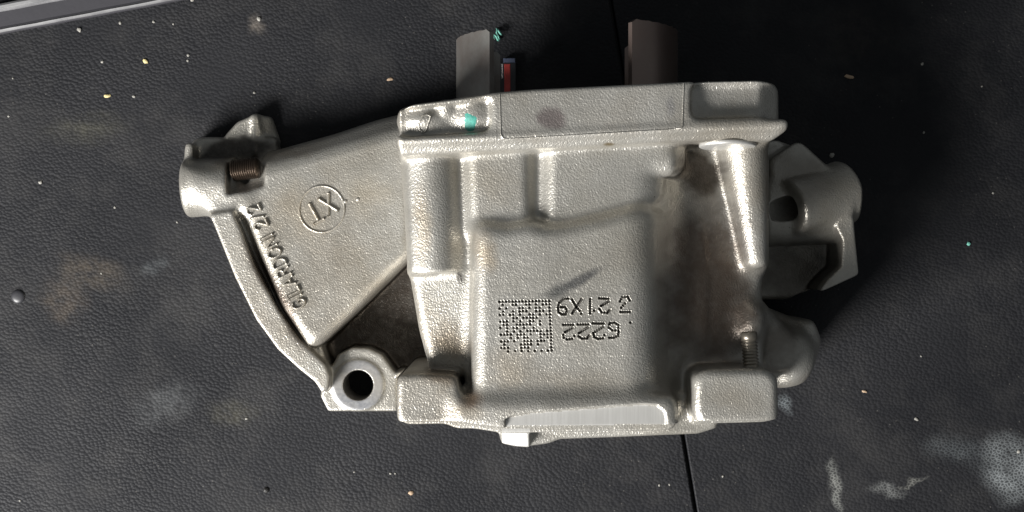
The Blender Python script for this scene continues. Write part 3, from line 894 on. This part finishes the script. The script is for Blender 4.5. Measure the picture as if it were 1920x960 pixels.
def strip_loop(name, pts, wid, hgt, mat, parent, closed=True, z0=30):
    """low rounded bead following a pixel path on the casting"""
    P2 = [np.array(W(*p, z0)[:2]) for p in pts]; n = len(P2)
    prof = [(-wid, -0.3), (-wid * .6, hgt * .75), (0, hgt), (wid * .6, hgt * .75), (wid, -0.3)]
    XY, U = [], []
    for i in range(n):
        a, b = P2[i - 1] if (closed or i) else P2[i], P2[(i + 1) % n] if (closed or i < n - 1) else P2[i]
        d = (b - a) / (np.linalg.norm(b - a) + 1e-9); nn = np.array([-d[1], d[0]])
        for (u, h) in prof: XY.append(P2[i] + nn * u); U.append(h)
    XY = np.array(XY); Z = surf_z(XY[:, 0], XY[:, 1]) + np.array(U)
    V = np.column_stack([XY, Z]) * MM
    k = len(prof); F = []
    for i in range(n if closed else n - 1):
        for j in range(k - 1):
            a = i * k + j; b = ((i + 1) % n) * k + j
            F.append((a, b, b + 1, a + 1))
    me = mesh(name, V, F); add_stain_shade(me, V / MM)
    return link(name, me, parent, mat)
strip_loop("raised_ring", [(603 + 42.5 * math.cos(a), 392 + 43.5 * math.sin(a)) for a in np.linspace(0, 2 * math.pi, 72, endpoint=False)],
           0.55, 0.5, M['cast'], wing)
strip_loop("raised_digit", [(800, 214), (808, 218), (803, 232), (797, 246), (793, 248), (786, 243), (785, 234), (792, 218)], 0.45, 0.6, M['cast'], P["top_flange"], z0=102)
for (px, py) in ((647, 378), (671, 374)):
    x, y, _ = W(px, py, 30); z = float(surf_z(x, y)[0])
    lathe("ejector_dimple", [(0.9, -0.2), (0.8, 0.2), (0.5, 0.45), (0.1, 0.55)], 12, M['cast'], wing, (x, y, z))

def dense(pts, n):
    out = []
    for (a, b) in zip(pts, pts[1:]):
        out += [(a[0] + (b[0] - a[0]) * i / n, a[1] + (b[1] - a[1]) * i / n) for i in range(n)]
    return out + [pts[-1]]
strip_loop("plate_border", dense([(937, 176), (939, 252), (943, 259), (950, 261), (1276, 242), (1279, 239), (1282, 156)], 14), 0.30, 0.30,
           M['cast'], P["top_flange"], closed=False, z0=104)
px_, py_, pz_ = W(1364, 271, 91)
lathe("nut_seat", [(2, 0), (10.6, 0), (10.8, .3), (10.8, 1.3), (10.3, 1.6), (4, 1.6)], 40, M['machined'], P["top_flange"], (px_, py_ + .5, pz_), (0.0, -1.0, 0.06))

# green inspection paint dabs
def dab(name, pts, z0, parent, mat, lift=0.12):
    Pc = np.array([W(*p, z0)[:2] for p in pts]); c = Pc.mean(0)
    V = [c]; 
    for f in (0.35, 0.7, 1.0):
        V += [c + (p - c) * f for p in Pc]
    V = np.array(V); n = len(Pc)
    Z = surf_z(V[:, 0], V[:, 1]) + lift; Z[1 + 2 * n:] -= lift + .05
    F = [(0, 1 + i, 1 + (i + 1) % n) for i in range(n)]
    for r in range(2):
        a = 1 + r * n
        F += [(a + i, a + n + i, a + n + (i + 1) % n, a + (i + 1) % n) for i in range(n)]
    return link(name, mesh(name, np.column_stack([V, Z]) * MM, F), parent, mat)
dab("paint_dab", [(870, 212), (876, 210), (884, 214), (892, 217), (896, 221), (894, 230), (891, 238), (887, 245), (880, 246), (873, 243), (870, 234),
                  (868, 224)], 102, P["top_flange"], M['paint'])

# ------------------------------------------------------------------ studs and liner skirts
def stud(name, p, q, r, pitch, mat, parent, plain=0.0):
    p = np.array(W(*p)); q = np.array(W(*q)); L = np.linalg.norm(q - p)
    prof = [(r * .8, 0.0)]
    z = 0.0
    while z < L - plain - pitch:
        prof += [(r * .82, z + pitch * .1), (r, z + pitch * .45), (r, z + pitch * .6), (r * .82, z + pitch * .95)]
        z += pitch
    if plain: prof += [(r * .82, L - plain), (r * .98, L - plain + .2), (r * .98, L - .4)]
    prof += [(r * .75, L)]
    return lathe(name, prof, 24, mat, parent, tuple(p), tuple(q - p))
stud("threaded_screw", (436, 320, 24), (486, 314, 25.5), 4.6, 0.95, M['stud_brown'], wing)
stud("threaded_stud", (1409, 702, 89), (1404, 622, 89), 3.2, 1.25, M['stud'], P["base_flange"], plain=3.5)
x_, y_, z_ = W(1479, 398, 62.3)

def skirt(name, a0, a1, y0, ytop, corner, parent):
    """part of a thin tube round the bore axis between two angles, rounded top corners; angles from +x towards the viewer"""
    ro, ri = RL, RL - 2.4
    n, m = 40, 24
    V, F = [], []
    for s, R in enumerate((ro, ri)):
        for i in range(n + 1):
            a = a0 + (a1 - a0) * i / n
            arc = min(abs(a - a0), abs(a1 - a)) * RL
            yt = ytop
            if arc < corner: yt = ytop - (corner - math.sqrt(max(corner ** 2 - (corner - arc) ** 2, 0))) * .55
            yt += 0.15 * math.sin(i * 2.3)
            for j in range(m + 1):
                y = y0 + (yt - y0) * j / m
                V.append(((AXX + R * math.cos(a)) * MM, y * MM, (AXZ + R * math.sin(a)) * MM))
    k = m + 1; o2 = (n + 1) * k
    for i in range(n):
        for j in range(m):
            a = i * k + j
            F.append((a, a + k, a + k + 1, a + 1)); F.append((o2 + a, o2 + a + 1, o2 + a + k + 1, o2 + a + k))
        a = i * k + m; F.append((a, a + k, o2 + a + k, o2 + a))
        a = i * k; F.append((a, o2 + a, o2 + a + k, a + k))
    for j in range(m):
        a = j; F.append((a, a + 1, o2 + a + 1, o2 + a))
        a = n * k + j; F.append((a, o2 + a, o2 + a + 1, a + 1))
    me = mesh(name, V, F); 
    o = part(name, me, M['liner'])
    md = o.modifiers.new("edges", 'EDGE_SPLIT'); md.split_angle = math.radians(40)
    return o
R_ = math.radians
skirt("liner_skirt", R_(180 - 46.5), R_(180 + 50), 40, 87.5, 2.0, cyl)["label"] = "grey liner skirt with ragged corner"
r_tab = skirt("liner_skirt", R_(-52), R_(58.5), 40, 90.5, 2.0, cyl)
r_tab["label"] = "brownish liner skirt with pale cut edge"
r_tab.data.materials.clear(); r_tab.data.materials.append(M['liner_brown'])

# ------------------------------------------------------------------ scraps and grit on the mat
def crumb(px, py, r, mat, label, sx=1.0, rot=0.0, z=0.0, group="grit specks on the mat"):
    rr = random.Random(int(px * 31 + py)); V, F = [], []
    n = 9
    for (f, h) in ((0.8, -0.1), (1.0, .35), (0.65, .8), (0.1, 1.0)):
        for i in range(n):
            a = 2 * math.pi * i / n; q = f * r * rr.uniform(.75, 1.2)
            V.append((q * math.cos(a) * sx * MM, q * math.sin(a) * MM, h * r * .8 * MM))
    for j in range(3):
        for i in range(n):
            a, b = j * n + i, j * n + (i + 1) % n
            F.append((a, b, b + n, a + n))
    F.append(tuple(3 * n + i for i in range(n))); F.append(tuple(reversed(range(n))))
    o = link("grit_speck", mesh("grit_speck", V, F, False), None, M[mat])
    x, y, _ = W(px, py, z); o.location = (x * MM, y * MM, z * MM); o.rotation_euler[2] = rot
    tag(o, label, "grit", group)
    return o
PALE = "tiny pale grit speck lying on the black mat"
for (px, py, r) in ((149, 56, 1.0), (225, 43, .6), (288, 41, .6), (486, 36, .9), (325, 45, .4), (192, 116, .55), (353, 104, .6), (352, 114, .5),
                    (251, 181, .6), (477, 174, .5), (24, 147, .4), (16, 218, .45), (76, 342, .8), (215, 389, .5), (332, 417, .4), (190, 513, .4),
                    (462, 785, .5), (37, 939, .45), (732, 888, .4), (741, 888, .4), (1236, 910, .45), (1255, 909, .4), (1355, 893, .45), (1862, 362, .5),
                    (1910, 847, .8), (1727, 668, .4), (1729, 120, .6), (1732, 249, .5), (1559, 291, 1.0), (1841, 162, .4), (664, 885, .35), (360, 0, .8)):
    crumb(px, py, r, 'crumb_pale', PALE, 1.2, px)
crumb(273, 115, .95, 'crumb_yellow', "rounded yellowish grain on the mat near the edge rail", 1.3, 2.2, group=None)
crumb(201, 180, .8, 'crumb_yellow', "long yellow sliver of grit on the mat", 1.9, 0.0, group=None)
crumb(770, 924, 1.0, 'crumb_tan', "cream coloured crumb on the mat below the eye lug", 1.1, .5, group=None)
crumb(1621, 734, .6, 'crumb_tan', "thin tan sliver on the mat by the base flange", 1.9, -.2, group=None)
crumb(1718, 786, .65, 'crumb_pale', "pointed white chip on the mat above the chalky smear", 1.5, -.5, group=None)
crumb(1816, 457, 1.0, 'crumb_green', "round mint green paint chip on the mat", 1.0, 0, group=None)
crumb(499, 919, 1.3, 'crumb_dark', "black blob of dirt on the mat", 1.0, 0, group=None)
crumb(731, 149, .75, 'crumb_tan', "reddish tan chip in the shadow beside the liner skirt", 1.9, .1, group=None)
crumb(1592, 144, .9, 'crumb_tan', "brown splinter in the shadow beyond the top flange", 2.6, -.15, group=None)

# curl of green paint by the liner skirt
def curl():
    pts = [(926, 72), (924, 64), (930, 68), (934, 76), (937, 72), (931, 60), (933, 54), (937, 62), (940, 66), (936, 57), (931, 52)]
    V, F = [], []
    for i, p in enumerate(pts):
        x, y, _ = W(*p, 3); z = 2.2 + 1.6 * math.sin(i * 1.1)
        for (dx, dz) in ((-.45, 0), (0, .5), (.45, 0), (0, -.5)): V.append(((x + dx) * MM, y * MM, (z - 0.2 + dz) * MM))
    for i in range(len(pts) - 1):
        for j in range(4):
            a = i * 4 + j; b = i * 4 + (j + 1) % 4
            F.append((a, b, b + 4, a + 4))
    F += [(3, 2, 1, 0), tuple(len(V) - 4 + j for j in range(4))]
    o = link("paint_curl", mesh("paint_curl", V, F), None, M['crumb_green'])
    tag(o, "crinkled curl of green paint on the mat beside the liner skirt", "paint scrap")
curl()

def reflection():  # solid blocks standing in for a reflection on the bore wall
    root = bpy.data.objects.new("reflection_stand_in", None); C.objects.link(root)
    tag(root, "small red, white and blue stand-in for a reflection in the shadow between the liner skirts", "reflection")
    def bx(name, x0, y0, x1, y1, h, mat):
        a = W(x0, y1, 2); b = W(x1, y0, 2)
        e = .25
        V = [(x, y, z) for z, ins in ((0.05, 0), (h - e, 0), (h, e)) for (x, y) in ((a[0] + ins, a[1] + ins), (b[0] - ins, a[1] + ins), (b[0] - ins, b[1] - ins), (a[0] + ins, b[1] - ins))]
        F = [(3, 2, 1, 0)] + [(r * 4 + i, r * 4 + (i + 1) % 4, r * 4 + 4 + (i + 1) % 4, r * 4 + 4 + i) for r in range(2) for i in range(4)] + [(8, 9, 10, 11)]
        link(name, mesh(name, np.array(V) * MM, F, False), root, M[mat])
    bx("reflection_backing", 936, 118.5, 967, 190, 4.0, 'rail')
    bx("red_reflection_stripe", 945.5, 121, 957, 186, 4.25, 'red')
    bx("white_reflection_stripe", 941, 121, 943.2, 148, 4.25, 'white')
    bx("blue_reflection", 944, 110, 966, 118.2, 4.1, 'blue')
reflection()
